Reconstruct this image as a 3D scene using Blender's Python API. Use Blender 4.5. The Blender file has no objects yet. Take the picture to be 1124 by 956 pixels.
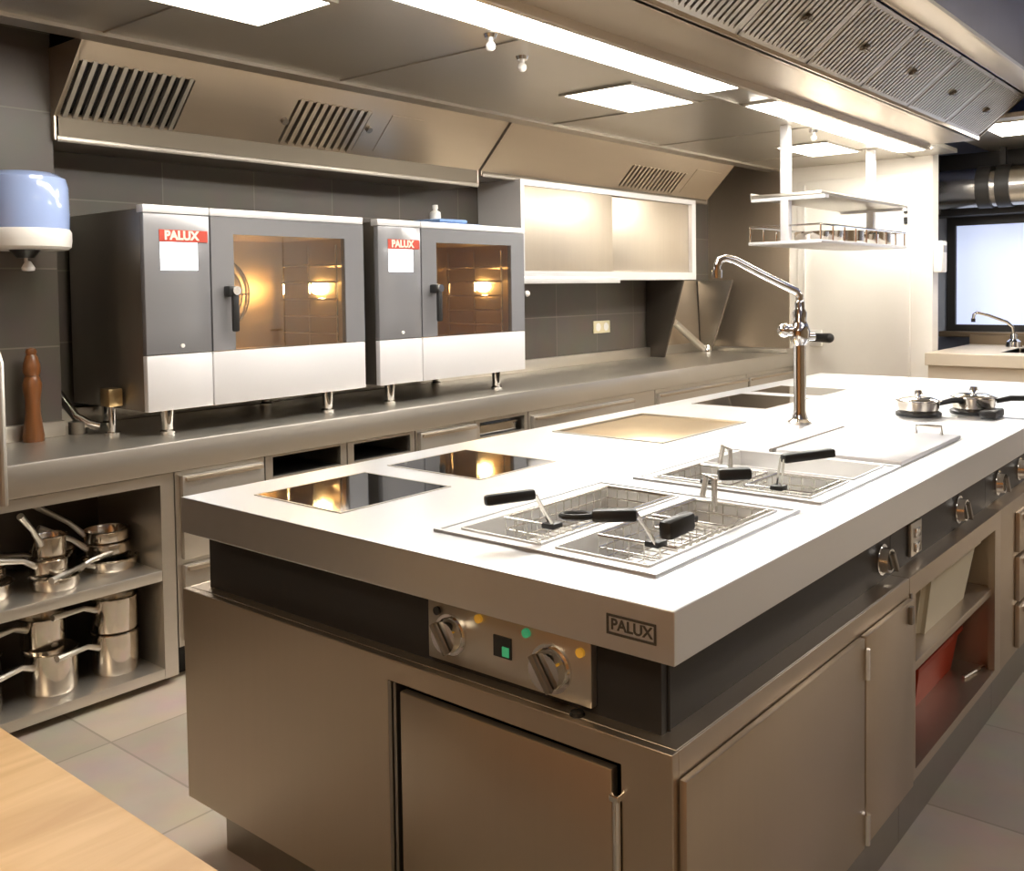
import bpy, bmesh, math, random
from mathutils import Vector, Matrix
random.seed(7)
scene = bpy.context.scene
COL = scene.collection
PI = math.pi

# ------------------------------------------------------------------ materials
def _nodes(name):
    m = bpy.data.materials.new(name); m.use_nodes = True
    nt = m.node_tree; b = nt.nodes['Principled BSDF']
    return m, nt, b

def mat(name, col, metal=0.0, rough=0.5, vary=0.0, scale=(6, 6, 6), bump=0.0, emit=None, estr=0.0, coat=0.0, spec=None, rvar=0.0):
    m, nt, b = _nodes(name)
    c = (*col, 1.0)
    b.inputs['Base Color'].default_value = c
    b.inputs['Metallic'].default_value = metal
    b.inputs['Roughness'].default_value = rough
    if spec is not None: b.inputs['Specular IOR Level'].default_value = spec
    if coat: b.inputs['Coat Weight'].default_value = coat; b.inputs['Coat Roughness'].default_value = 0.05
    if vary or bump or rvar:
        tc = nt.nodes.new('ShaderNodeTexCoord'); mp = nt.nodes.new('ShaderNodeMapping')
        geo = nt.nodes.new('ShaderNodeNewGeometry')
        mp.inputs['Scale'].default_value = scale
        nz = nt.nodes.new('ShaderNodeTexNoise'); nz.inputs['Scale'].default_value = 1.0; nz.inputs['Detail'].default_value = 4
        nt.links.new(geo.outputs['Position'], mp.inputs['Vector']); nt.links.new(mp.outputs['Vector'], nz.inputs['Vector'])
        if vary:
            rp = nt.nodes.new('ShaderNodeMix'); rp.data_type = 'RGBA'
            rp.inputs[6].default_value = (*[v * (1 - vary) for v in col], 1); rp.inputs[7].default_value = (*[min(1, v * (1 + vary)) for v in col], 1)
            nt.links.new(nz.outputs['Fac'], rp.inputs[0]); nt.links.new(rp.outputs[2], b.inputs['Base Color'])
        if rvar:
            mr = nt.nodes.new('ShaderNodeMapRange'); mr.inputs[3].default_value = max(.02, rough - rvar); mr.inputs[4].default_value = rough + rvar
            nt.links.new(nz.outputs['Fac'], mr.inputs[0]); nt.links.new(mr.outputs[0], b.inputs['Roughness'])
        if bump:
            bp = nt.nodes.new('ShaderNodeBump'); bp.inputs['Strength'].default_value = bump; bp.inputs['Distance'].default_value = 0.01
            nt.links.new(nz.outputs['Fac'], bp.inputs['Height']); nt.links.new(bp.outputs['Normal'], b.inputs['Normal'])
    if emit:
        b.inputs['Emission Color'].default_value = (*emit, 1); b.inputs['Emission Strength'].default_value = estr
    return m

def tile_mat(name, col, grout, w, h, off=(0, 0), plane='XZ', mortar=0.004, rough=0.35, offset=0.0, vary=0.12):
    m, nt, b = _nodes(name)
    geo = nt.nodes.new('ShaderNodeNewGeometry'); sep = nt.nodes.new('ShaderNodeSeparateXYZ'); com = nt.nodes.new('ShaderNodeCombineXYZ')
    nt.links.new(geo.outputs['Position'], sep.inputs[0])
    ax = {'X': 0, 'Y': 1, 'Z': 2}
    for k, (p, o) in enumerate(zip(plane, off)):
        ad = nt.nodes.new('ShaderNodeMath'); ad.operation = 'ADD'; ad.inputs[1].default_value = -o + 40 * (w if k == 0 else h)
        nt.links.new(sep.outputs[ax[p]], ad.inputs[0]); nt.links.new(ad.outputs[0], com.inputs[k])
    br = nt.nodes.new('ShaderNodeTexBrick')
    br.inputs['Scale'].default_value = 1.0; br.inputs['Brick Width'].default_value = w; br.inputs['Row Height'].default_value = h
    br.inputs['Mortar Size'].default_value = mortar; br.inputs['Mortar Smooth'].default_value = 0.1; br.offset = offset
    br.inputs['Color1'].default_value = (*[v * (1 - vary) for v in col], 1); br.inputs['Color2'].default_value = (*[v * (1 + vary) for v in col], 1)
    br.inputs['Mortar'].default_value = (*grout, 1)
    nt.links.new(com.outputs[0], br.inputs['Vector'])
    nz = nt.nodes.new('ShaderNodeTexNoise'); nz.inputs['Scale'].default_value = 5; nz.inputs['Detail'].default_value = 5
    nt.links.new(geo.outputs['Position'], nz.inputs['Vector'])
    mx = nt.nodes.new('ShaderNodeMix'); mx.data_type = 'RGBA'; mx.blend_type = 'MULTIPLY'; mx.inputs[0].default_value = 0.35
    nt.links.new(br.outputs['Color'], mx.inputs[6]); nt.links.new(nz.outputs['Color'], mx.inputs[7])
    nt.links.new(mx.outputs[2], b.inputs['Base Color'])
    b.inputs['Roughness'].default_value = rough
    bp = nt.nodes.new('ShaderNodeBump'); bp.inputs['Strength'].default_value = 0.25; bp.inputs['Distance'].default_value = 0.004; bp.invert = True
    nt.links.new(br.outputs['Fac'], bp.inputs['Height']); nt.links.new(bp.outputs['Normal'], b.inputs['Normal'])
    return m

def wood_mat(name, c1, c2, scale=(3, 22, 22), rough=0.45):
    m, nt, b = _nodes(name)
    geo = nt.nodes.new('ShaderNodeNewGeometry'); mp = nt.nodes.new('ShaderNodeMapping'); mp.inputs['Scale'].default_value = scale
    nz = nt.nodes.new('ShaderNodeTexNoise'); nz.inputs['Scale'].default_value = 1; nz.inputs['Detail'].default_value = 6; nz.inputs['Distortion'].default_value = 0.6
    rp = nt.nodes.new('ShaderNodeValToRGB'); rp.color_ramp.elements[0].position = .3; rp.color_ramp.elements[1].position = .7
    rp.color_ramp.elements[0].color = (*c1, 1); rp.color_ramp.elements[1].color = (*c2, 1)
    nt.links.new(geo.outputs['Position'], mp.inputs[0]); nt.links.new(mp.outputs[0], nz.inputs['Vector'])
    nt.links.new(nz.outputs['Fac'], rp.inputs[0]); nt.links.new(rp.outputs[0], b.inputs['Base Color'])
    b.inputs['Roughness'].default_value = rough
    return m

def glass_mat(name, tint=(1, 1, 1), rough=0.0, alpha=0.25):
    m, nt, b = _nodes(name)
    out = nt.nodes['Material Output']
    tr = nt.nodes.new('ShaderNodeBsdfTransparent'); tr.inputs[0].default_value = (*tint, 1)
    gl = nt.nodes.new('ShaderNodeBsdfGlossy'); gl.inputs['Roughness'].default_value = rough
    lw = nt.nodes.new('ShaderNodeLayerWeight'); lw.inputs['Blend'].default_value = .5
    fr = nt.nodes.new('ShaderNodeMath'); fr.operation = 'POWER'; fr.inputs[1].default_value = 4.0; nt.links.new(lw.outputs['Facing'], fr.inputs[0])
    ad = nt.nodes.new('ShaderNodeMath'); ad.operation = 'ADD'; ad.inputs[1].default_value = alpha; ad.use_clamp = True
    mx = nt.nodes.new('ShaderNodeMixShader')
    nt.links.new(fr.outputs[0], ad.inputs[0]); nt.links.new(ad.outputs[0], mx.inputs[0])
    nt.links.new(tr.outputs[0], mx.inputs[1]); nt.links.new(gl.outputs[0], mx.inputs[2]); nt.links.new(mx.outputs[0], out.inputs[0])
    return m

M = {}
ST = (0.66, 0.62, 0.555)
M['steel'] = mat('brushed_steel', ST, .92, .36, vary=.03, scale=(1.5, 60, 60), rvar=.03)
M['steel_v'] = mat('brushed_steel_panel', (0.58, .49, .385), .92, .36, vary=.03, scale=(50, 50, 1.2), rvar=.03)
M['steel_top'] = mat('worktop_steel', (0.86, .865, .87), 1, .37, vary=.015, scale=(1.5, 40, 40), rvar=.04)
M['steel_hood'] = mat('hood_steel', (0.62, .53, .42), .9, .33, vary=.03, scale=(1.2, 25, 25), rvar=.03)
M['steel_ceiling'] = mat('ceiling_steel', (0.56, .52, .455), .88, .34, vary=.03, scale=(1.0, 18, 18), rvar=.04)
M['steel_dark'] = mat('dark_steel', (0.34, .31, .27), .95, .36, vary=.05, scale=(20, 20, 3))
M['lip'] = mat('matt_brown_steel', (.20, .17, .13), .7, .55, vary=.04, scale=(1.2, 25, 25))
M['well'] = mat('satin_well_steel', (.90, .895, .88), .75, .45)
M['chrome'] = mat('chrome', (0.82, .81, .79), 1, .07)
M['pan_steel'] = mat('polished_pan_steel', (0.74, .68, .60), 1, .16, vary=.05, scale=(4, 4, 90))
M['white_steel'] = mat('satin_white_steel', (0.84, .83, .84), .35, .33)
M['oven_grey'] = mat('oven_grey_glass', (0.225, .225, .235), .15, .22, coat=.3)
M['black'] = mat('black_plastic', (0.018, .018, .018), 0, .38)
M['band'] = mat('anthracite_band', (0.030, .028, .028), .2, .42)
M['hob'] = mat('black_ceramic_glass', (0.012, .011, .010), 0, .05, spec=.7, coat=.6)
M['griddle'] = mat('griddle_steel', (0.56, .43, .27), 1, .33, vary=.12, scale=(9, 9, 9))
M['dark'] = mat('dark_interior', (0.02, .018, .016), .3, .5)
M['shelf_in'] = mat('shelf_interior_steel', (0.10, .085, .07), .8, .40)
M['lamp'] = mat('lit_diffuser', (1, .98, .94), 0, .5, emit=(1.0, .94, .83), estr=14)
M['strip'] = mat('lit_strip_cover', (1, .98, .94), 0, .5, emit=(1.0, .965, .91), estr=15)
M['oven_lamp'] = mat('oven_lamp_glass', (1, .9, .7), 0, .4, emit=(1, .78, .42), estr=60)
M['cavity'] = mat('oven_cavity_steel', (0.60, .47, .31), .9, .36, vary=.1, scale=(8, 8, 8))
M['glass'] = glass_mat('oven_door_glass', (.86, .78, .66), .01, .13)
M['screen'] = mat('lit_screen', (1, 1, 1), 0, .3, emit=(.97, .98, 1), estr=2.2)
M['red'] = mat('red_badge', (0.50, .07, .045), 0, .35)
M['letter'] = mat('badge_lettering', (0.90, .72, .60), 0, .5)
M['engrave'] = mat('dark_lettering', (0.07, .06, .05), .3, .5)
M['white'] = mat('white_plastic', (0.82, .80, .76), 0, .35)
M['cream'] = mat('cream_lacquer', (0.92, .885, .82), 0, .42, vary=.02)
M['cabinet_door'] = mat('cabinet_door_steel', (0.74, .66, .55), .85, .40, vary=.04, scale=(40, 40, 2))
M['wood'] = wood_mat('oiled_worktop_wood', (.52, .31, .115), (.70, .46, .21))
M['mill'] = wood_mat('turned_mill_wood', (.13, .05, .014), (.25, .09, .028), (40, 40, 4), .3)
M['blue'] = mat('blue_translucent_cover', (0.36, .47, .78), 0, .12, coat=.6)
M['blue_cloth'] = mat('blue_cloth', (0.20, .33, .60), 0, .8, vary=.2, scale=(40, 40, 40), bump=.3)
M['paper'] = mat('paper', (0.85, .84, .82), 0, .9)
M['basket'] = mat('basket_wire', (0.72, .69, .64), 1, .25)
M['green_led'] = mat('green_indicator', (0.05, .30, .12), 0, .3, emit=(.1, .8, .35), estr=.12)
M['amber'] = mat('amber_indicator', (0.75, .42, .06), 0, .3, emit=(1, .5, .05), estr=.12)
M['bin'] = mat('milky_plastic', (0.72, .66, .50), 0, .45)
M['redbox'] = mat('red_plastic', (0.44, .042, .012), 0, .4)
M['copper'] = mat('brass_fitting', (0.62, .46, .24), 1, .3)
M['duct'] = mat('duct_metal', (0.45, .43, .40), 1, .22, vary=.1, scale=(30, 4, 4))
M['ink'] = mat('dark_paint', (0.022, .020, .018), 0, .5)
M['blue_wall'] = mat('pale_blue_grey_paint', (0.40, .44, .54), 0, .7)
M['beige'] = mat('beige_counter_front', (0.68, .58, .45), .2, .45)
M['sill'] = mat('brown_sill', (0.20, .145, .09), .3, .4)
M['win'] = mat('frosted_window_glass', (.6, .66, .8), 0, .6, emit=(.62, .72, 1.0), estr=.42)
M['socket'] = mat('ivory_socket', (0.70, .62, .40), 0, .4)
M['wall_tile'] = tile_mat('taupe_wall_tile', (.115, .098, .080), (.20, .175, .14), .491, .30, (.558, 1.855), 'XZ', .003, .38)
M['floor_tile'] = tile_mat('grey_beige_floor_tile', (.46, .395, .32), (.31, .265, .21), .62, .62, (.2, .35), 'XY', .004, .5)
M['room_wall'] = mat('warm_painted_wall', (0.31, .24, .16), 0, .7, vary=.05)
M['wood_wall'] = wood_mat('unseen_warm_wood', (.40, .18, .062), (.54, .265, .095), (14, 14, 1.5), .55)  # wood tone invented for the unseen left wall, gives the steel copper reflections
M['room_ceiling'] = mat('blue_ceiling', (0.44, .54, .95), 0, .8)  # one even saturated blue over the whole ceiling

# ------------------------------------------------------------------ mesh builder
OFF = {}
class MB:
    def __init__(s): s.bm = bmesh.new()
    def box(s, x0, x1, y0, y1, z0, z1, bev=0.0, seg=2):
        b = bmesh.new()
        bmesh.ops.create_cube(b, size=1)
        for v in b.verts:
            v.co = Vector((x0 + (x1 - x0) * (v.co.x + .5), y0 + (y1 - y0) * (v.co.y + .5), z0 + (z1 - z0) * (v.co.z + .5)))
        if bev: bmesh.ops.bevel(b, geom=list(b.edges), offset=bev, segments=seg, affect='EDGES', profile=.5)
        s.merge(b); return s
    def merge(s, b, mx=None):
        if mx: bmesh.ops.transform(b, matrix=mx, verts=b.verts)
        me = bpy.data.meshes.new('tmp'); b.to_mesh(me); b.free(); s.bm.from_mesh(me); bpy.data.meshes.remove(me)
    def prism(s, pts, axis, a0, a1, bev=0.0):
        """pts: 2-D polygon in the two other axes, extruded along axis."""
        b = bmesh.new(); ax = 'XYZ'.index(axis)
        def mk(p, a):
            v = [0, 0, 0]; v[ax] = a; o = [i for i in range(3) if i != ax]; v[o[0]] = p[0]; v[o[1]] = p[1]; return v
        A = [b.verts.new(mk(p, a0)) for p in pts]; B = [b.verts.new(mk(p, a1)) for p in pts]
        n = len(pts); b.faces.new(A); b.faces.new(B[::-1])
        for i in range(n): b.faces.new((A[i], B[i], B[(i + 1) % n], A[(i + 1) % n]))
        bmesh.ops.recalc_face_normals(b, faces=b.faces)
        if bev: bmesh.ops.bevel(b, geom=list(b.edges), offset=bev, segments=2, affect='EDGES', profile=.5)
        s.merge(b); return s
    def cyl(s, p0, p1, r0, r1=None, n=24, cap=True):
        r1 = r0 if r1 is None else r1
        p0, p1 = Vector(p0), Vector(p1); d = p1 - p0
        b = bmesh.new(); bmesh.ops.create_cone(b, cap_ends=cap, segments=n, radius1=r0, radius2=r1, depth=d.length)
        q = Vector((0, 0, 1)).rotation_difference(d.normalized()).to_matrix().to_4x4()
        s.merge(b, Matrix.Translation((p0 + p1) / 2) @ q); return s
    def ball(s, c, r, sc=(1, 1, 1), n=16):
        b = bmesh.new(); bmesh.ops.create_uvsphere(b, u_segments=n, v_segments=n // 2 + 2, radius=r)
        s.merge(b, Matrix.Translation(c) @ Matrix.Diagonal((*sc, 1))); return s
    def lathe(s, prof, c=(0, 0, 0), n=32, close=False):
        b = bmesh.new(); rings = []
        for r, z in prof:
            if r < 1e-6: rings.append([b.verts.new((c[0], c[1], c[2] + z))])
            else: rings.append([b.verts.new((c[0] + r * math.cos(2 * PI * i / n), c[1] + r * math.sin(2 * PI * i / n), c[2] + z)) for i in range(n)])
        for A, B in zip(rings, rings[1:] + ([rings[0]] if close else [])):
            for i in range(n):
                j = (i + 1) % n
                if len(A) == 1 and len(B) == 1: continue
                if len(A) == 1: b.faces.new((A[0], B[j], B[i]))
                elif len(B) == 1: b.faces.new((A[i], A[j], B[0]))
                else: b.faces.new((A[i], A[j], B[j], B[i]))
        bmesh.ops.recalc_face_normals(b, faces=b.faces)
        s.merge(b); return s
    def tube(s, pts, r, n=10, closed=False):
        pts = [Vector(p) for p in pts]; b = bmesh.new(); rings = []; N = len(pts)
        rr = r if isinstance(r, (list, tuple)) else [r] * N
        prev = None
        for i, p in enumerate(pts):
            if closed: t = (pts[(i + 1) % N] - pts[i - 1]).normalized()
            else: t = (pts[min(i + 1, N - 1)] - pts[max(i - 1, 0)]).normalized()
            if prev is None:
                a = t.orthogonal().normalized()
            else:
                a = (prev - t * prev.dot(t)).normalized()
            prev = a; c = t.cross(a)
            rings.append([b.verts.new(p + (a * math.cos(2 * PI * k / n) + c * math.sin(2 * PI * k / n)) * rr[i]) for k in range(n)])
        for A, B in zip(rings, rings[1:] + ([rings[0]] if closed else [])):
            for k in range(n): b.faces.new((A[k], A[(k + 1) % n], B[(k + 1) % n], B[k]))
        if not closed: b.faces.new(rings[0][::-1]); b.faces.new(rings[-1])
        bmesh.ops.recalc_face_normals(b, faces=b.faces)
        s.merge(b); return s
    def quadslab(s, P, nrm, t):
        """a four-cornered sheet of thickness t (offset along nrm)"""
        b = bmesh.new(); n = Vector(nrm).normalized() * t
        A = [b.verts.new(Vector(p)) for p in P]; B = [b.verts.new(Vector(p) + n) for p in P]
        b.faces.new(A); b.faces.new(B[::-1])
        for i in range(len(P)): b.faces.new((A[i], B[i], B[(i + 1) % len(P)], A[(i + 1) % len(P)]))
        bmesh.ops.recalc_face_normals(b, faces=b.faces); s.merge(b); return s
    def slab_holes(s, x0, x1, y0, y1, z0, z1, holes, axis='Z'):
        """plate with rectangular through-holes; for axis Y the plate lies in X,Z and z is the Y range"""
        xs = sorted({x0, x1, *[h[0] for h in holes], *[h[1] for h in holes]}); ys = sorted({y0, y1, *[h[2] for h in holes], *[h[3] for h in holes]})
        b = bmesh.new(); V = {}
        def vt(i, j, k):
            key = (i, j, k)
            if key not in V:
                p = (xs[i], ys[j], (z0, z1)[k])
                if axis == 'Y': p = (p[0], p[2], p[1])
                if axis == 'X': p = (p[2], p[0], p[1])
                V[key] = b.verts.new(p)
            return V[key]
        nx, ny = len(xs) - 1, len(ys) - 1
        def solid(i, j):
            if i < 0 or j < 0 or i >= nx or j >= ny: return False
            cx, cy = (xs[i] + xs[i + 1]) / 2, (ys[j] + ys[j + 1]) / 2
            return not any(h[0] < cx < h[1] and h[2] < cy < h[3] for h in holes)
        for i in range(nx):
            for j in range(ny):
                if not solid(i, j): continue
                for k in (0, 1): b.faces.new((vt(i, j, k), vt(i + 1, j, k), vt(i + 1, j + 1, k), vt(i, j + 1, k)))
                for di, dj, e in ((-1, 0, ((i, j), (i, j + 1))), (1, 0, ((i + 1, j), (i + 1, j + 1))), (0, -1, ((i, j), (i + 1, j))), (0, 1, ((i, j + 1), (i + 1, j + 1)))):
                    if not solid(i + di, j + dj):
                        b.faces.new((vt(*e[0], 0), vt(*e[1], 0), vt(*e[1], 1), vt(*e[0], 1)))
        bmesh.ops.recalc_face_normals(b, faces=b.faces); s.merge(b); return s
    def build(s, name, material, parent=None, bevel=0.0, ang=35):
        me = bpy.data.meshes.new(name)
        off = OFF.get(parent.name, Vector()) if parent is not None else Vector()
        if off.length: bmesh.ops.translate(s.bm, verts=s.bm.verts, vec=-off)
        s.bm.to_mesh(me); s.bm.free()
        me.polygons.foreach_set('use_smooth', [True] * len(me.polygons)); me.set_sharp_from_angle(angle=math.radians(ang))
        me.materials.append(M[material] if isinstance(material, str) else material)
        o = bpy.data.objects.new(name, me); COL.objects.link(o)
        if parent is not None: o.parent = parent; OFF[o.name] = off
        if bevel:
            bv = o.modifiers.new('edge', 'BEVEL'); bv.width = bevel; bv.segments = 3; bv.limit_method = 'ANGLE'; bv.angle_limit = math.radians(50)
        return o

def tag(o, label, cat, group=None, kind=None):
    o['label'] = label; o['category'] = cat
    if group: o['group'] = group
    if kind: o['kind'] = kind
    return o
def thing(name, loc, label, cat, group=None):
    o = bpy.data.objects.new(name, None); COL.objects.link(o); o.location = loc; o.empty_display_size = .1
    OFF[o.name] = Vector(loc); return tag(o, label, cat, group)
def struct(o, label=None):
    o['kind'] = 'structure'
    if label: o['label'] = label
    return o
def text(string, size, mx, material, parent, name, depth=.001, bold=0.0):
    cu = bpy.data.curves.new('t', 'FONT'); cu.body = string; cu.size = size; cu.extrude = depth; cu.align_x = 'CENTER'; cu.align_y = 'CENTER'; cu.offset = bold
    t = bpy.data.objects.new('t', cu); COL.objects.link(t)
    dg = bpy.context.evaluated_depsgraph_get(); me = bpy.data.meshes.new_from_object(t.evaluated_get(dg))
    bpy.data.objects.remove(t); bpy.data.curves.remove(cu)
    m = MB(); m.bm.from_mesh(me); bpy.data.meshes.remove(me); bmesh.ops.transform(m.bm, matrix=mx, verts=m.bm.verts)
    return m.build(name, material, parent)
def copy_tree(o, parent=None):
    c = o.copy(); COL.objects.link(c); c.parent = parent
    for ch in list(o.children): copy_tree(ch, c)
    return c

ZI, ZC = .94, .907           # island and back counter heights
WALL_Y = 3.25

# ------------------------------------------------------------------ room shell
struct(MB().box(-3.4, 7.5, -2.7, 3.4, -.06, 0).build('floor', 'floor_tile'), 'grey beige tiled kitchen floor')
struct(MB().box(-3.4, 7.5, WALL_Y, 3.4, 0, 2.8).build('wall_back', 'wall_tile'), 'taupe tiled wall behind the ovens')
struct(MB().box(-3.4, .432, 2.975, WALL_Y, 0, 2.8).build('wall_back_2', 'wall_tile'), 'taupe tiled wall projecting left of the ovens')
struct(MB().box(-3.5, -3.4, -2.7, 3.4, 0, 2.8).build('wall_left', 'wood_wall'))
struct(MB().box(-3.4, 7.5, -2.8, -2.7, 0, 2.8).build('wall_front', 'room_wall'))
struct(MB().box(-3.5, 7.5, -2.8, 3.4, 2.75, 2.82).build('ceiling', 'room_ceiling'), 'blue room ceiling')
# stainless ventilated ceiling over the back run, with its seams
c = MB().box(-1.6, 6.2, 1.235, 2.70, 2.40, 2.43)
for x in (-.6, .45, 1.55, 3.13, 4.3, 5.5):
    c.box(x, x + .012, 1.54, 2.69, 2.394, 2.402)
c.box(-1.6, 6.2, 1.535, 1.555, 2.392, 2.402)
c.box(-1.6, 6.2, 2.60, 2.70, 2.385, 2.402)
struct(c.build('ceiling_2', 'steel_ceiling'), 'stainless steel ventilated ceiling over the ovens')
struct(MB().box(5.47, 7.4, -1.0, 1.235, 2.50, 2.53).build('ceiling_3', 'steel_ceiling'))
# end wall with the white cold room door, steel lining beside it
struct(MB().box(6.2, 6.34, 1.405, 2.52, 0, 2.75).build('wall_end', 'cream'), 'cream end wall around the cold room door')
d1 = struct(MB().box(6.165, 6.199, 1.56, 2.44, .02, 2.28, .006).build('door_1', 'cream'), 'white cold room door beyond the island')
MB().box(6.15, 6.166, 2.37, 2.385, .06, 2.25).build('door_joint', 'white', d1)
h = MB().box(6.135, 6.165, 2.23, 2.33, .96, 1.09, .008)
h.cyl((6.14, 2.27, 1.03), (6.05, 2.26, 1.03), .016)
h.build('lever_plate', 'white', d1)
MB().cyl((6.06, 2.28, 1.035), (6.02, 2.12, 1.035), .034, .038).ball((6.02, 2.12, 1.035), .038).build('door_handle', 'black', d1)
for z in (1.90, 1.98): MB().cyl((6.152, 1.585, z), (6.152, 1.585, z + .05), .014).build('door_hinge', 'black', d1)
struct(MB().box(6.185, 6.34, 2.52, 3.25, 0, 2.75).build('trim_1', 'steel_hood'), 'stainless steel lined wall at the end of the back counter')
d2 = struct(MB().box(4.3, 6.0, -2.70, -2.66, .02, 2.15, .006).build('door_2', 'cream'), 'white double door in the opposite wall')
MB().box(5.145, 5.155, -2.662, -2.655, .05, 2.12).build('door_joint', 'sill', d2)
MB().cyl((5.06, -2.66, 1.05), (5.06, -2.60, 1.05), .012).tube([(5.06, -2.60, 1.05), (4.93, -2.60, 1.05)], .012).build('door_handle', 'steel_dark', d2)
# wall with window beyond the sink
w = MB().slab_holes(-2.7, 3.25, 0, 2.75, 7.35, 7.45, [(.15, 1.585, 1.06, 1.97)], axis='X')
struct(w.build('wall_right', 'blue_wall'), 'pale blue grey window wall')
wn = MB().box(7.365, 7.385, .15, 1.585, 1.06, 1.97).build('window_1', 'win'); struct(wn, 'frosted pale blue window behind the sink')
f = MB().slab_holes(.12, 1.615, 1.03, 2.0, 7.32, 7.36, [(.19, 1.545, 1.10, 1.93)], axis='X'); f.build('window_frame', 'ink', wn)
MB().box(7.22, 7.345, .10, 1.65, 1.0, 1.045, .006).build('window_sill', 'sill', wn)
struct(MB().box(7.10, 7.34, -1.0, 1.72, 2.0, 2.5).build('trim_2', 'ink'), 'dark lintel above the window')
struct(MB().box(6.30, 7.345, 1.60, 1.70, 2.02, 2.5).build('trim_3', 'ink'))

# ------------------------------------------------------------------ lights in the ceiling
def panel_light(x0, x1, y0, y1, z, label):
    r = thing('ceiling_light', ((x0 + x1) / 2, (y0 + y1) / 2, z), label, 'light', 'square ceiling light panels')
    MB().slab_holes(x0 - .02, x1 + .02, y0 - .02, y1 + .02, z - .008, z + .004, [(x0, x1, y0, y1)]).build('frame', 'steel_ceiling', r)
    MB().box(x0, x1, y0, y1, z - .006, z + .002).build('diffuser', 'lamp', r)
def strip_light(x0, x1, y0, y1, z, label):
    r = thing('strip_light', ((x0 + x1) / 2, (y0 + y1) / 2, z), label, 'light', 'long ceiling strip lights')
    MB().slab_holes(x0 - .015, x1 + .015, y0 - .012, y1 + .012, z - .012, z + .004, [(x0, x1, y0, y1)]).build('frame', 'steel', r)
    MB().prism([(y0, z + .002), (y0, z - .008), (y0 + .03, z - .02), (y1 - .03, z - .02), (y1, z - .008), (y1, z + .002)], 'X', x0, x1).build('diffuser', 'strip', r)
panel_light(.16, .76, 1.71, 2.10, 2.398, 'square light panel above the large oven at the photo\'s top left')
panel_light(2.51, 3.10, 1.68, 2.06, 2.398, 'square light panel between the two strip lights and the wall hood')
panel_light(5.62, 6.25, .58, .95, 2.498, 'bright light panel beyond the end of the slatted hood')
panel_light(4.95, 5.55, 1.72, 2.06, 2.398, 'light panel above the hanging rack, beside the far strip light')
strip_light(.53, 2.87, 1.262, 1.52, 2.398, 'long strip light above the fryer end of the island')
strip_light(3.37, 5.70, 1.262, 1.52, 2.398, 'long strip light running above the hanging rack')

def nozzle(x, y, z, label):
    r = thing('ceiling_nozzle', (x, y, z), label, 'sprinkler', 'small ceiling nozzles')
    MB().cyl((x, y, z + .002), (x, y, z - .012), .028, .022).build('collar', 'chrome', r)
    MB().cyl((x, y, z - .010), (x, y, z - .035), .010).ball((x, y, z - .042), .019).build('nozzle_head', 'white', r)
nozzle(1.774, 1.728, 2.398, 'small white ceiling nozzle near the long strip light')
nozzle(1.43, 1.60, 2.398, 'reflected highlight beside the strip light edge, built as a nozzle')  # nozzle shape added where the ceiling shows a reflected highlight
nozzle(4.45, 1.60, 2.398, 'small ceiling nozzle beside the far strip light, behind the rack post')

# ------------------------------------------------------------------ slatted exhaust hood above the island
r = thing('island_exhaust_hood', (2.0, .6, 2.4), 'long stainless exhaust hood with slatted filters above the island', 'exhaust hood')
X0h, X1h = -1.6, 5.46
MB().box(X0h, X1h, .915, 1.232, 2.375, 2.40).box(X0h, X1h, 1.205, 1.234, 2.34, 2.40, .004).box(X0h, X1h, .905, .93, 2.375, 2.42).build('lip_panel', 'steel_hood', r)
MB().prism([(.62, 2.62), (.60, 2.62), (.245, 2.385), (.215, 2.385), (.215, 2.40), (.235, 2.40), (.60, 2.645), (.62, 2.645)], 'X', X0h, X1h).build('inner_slope', 'steel_hood', r)
MB().box(X0h, X1h, .20, .215, 2.375, 2.74).build('outer_panel', 'steel_dark', r)
MB().prism([(.205, 2.38), (.60, 2.62), (.63, 2.63), (.92, 2.38), (1.232, 2.38), (1.232, 2.74), (.205, 2.74)], 'X', X1h, X1h + .015).build('end_panel', 'steel_hood', r)
joints = [-1.3, -.5, .3, 1.1, 2.04, 2.68, 3.32, 4.01, 4.7, 5.42]
def slope_pt(x, t, d=0.0):   # t 0 at the lower edge, 1 at the upper; d toward the room
    y = .905 + (.63 - .905) * t; z = 2.392 + (2.615 - 2.392) * t
    n = Vector((0, -.223, -.275)).normalized()
    return Vector((x, y, z)) + n * d
for a, b in zip(joints, joints[1:]):
    a += .004; b -= .004
    root = Vector((a, .77, 2.5))
    g = MB()
    ins = .022
    nrm = Vector((0, .223, .275))
    # frame
    for t0, t1 in ((0, .07), (.93, 1)):
        g.quadslab([slope_pt(a, t0), slope_pt(b, t0), slope_pt(b, t1), slope_pt(a, t1)], nrm, .02)
    for p, q in ((a, a + ins), (b - ins, b)):
        g.quadslab([slope_pt(p, 0), slope_pt(q, 0), slope_pt(q, 1), slope_pt(p, 1)], nrm, .02)
    n = int(round((b - a) / .042))
    for k in range(n):
        x = a + ins + (b - a - 2 * ins) * (k + .5) / n; w = (b - a) / n * .27
        g.quadslab([slope_pt(x - w, .05, .004), slope_pt(x + w, .05, .004), slope_pt(x + w, .95, .004), slope_pt(x - w, .95, .004)], nrm, .012)
    g.build('grease_filter', 'steel', r)
    MB().quadslab([slope_pt(a + .01, .03, -.035), slope_pt(b - .01, .03, -.035), slope_pt(b - .01, .97, -.035), slope_pt(a + .01, .97, -.035)], nrm, .01).build('filter_backing', 'steel_dark', r)
    p = slope_pt((a + b) / 2, .5)
    MB().cyl(p, slope_pt((a + b) / 2, .5, .022), .016).box(p.x - .03, p.x + .03, p.y - .012, p.y + .012, p.z - .024, p.z - .012).build('filter_handle', 'steel_dark', r)

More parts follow.
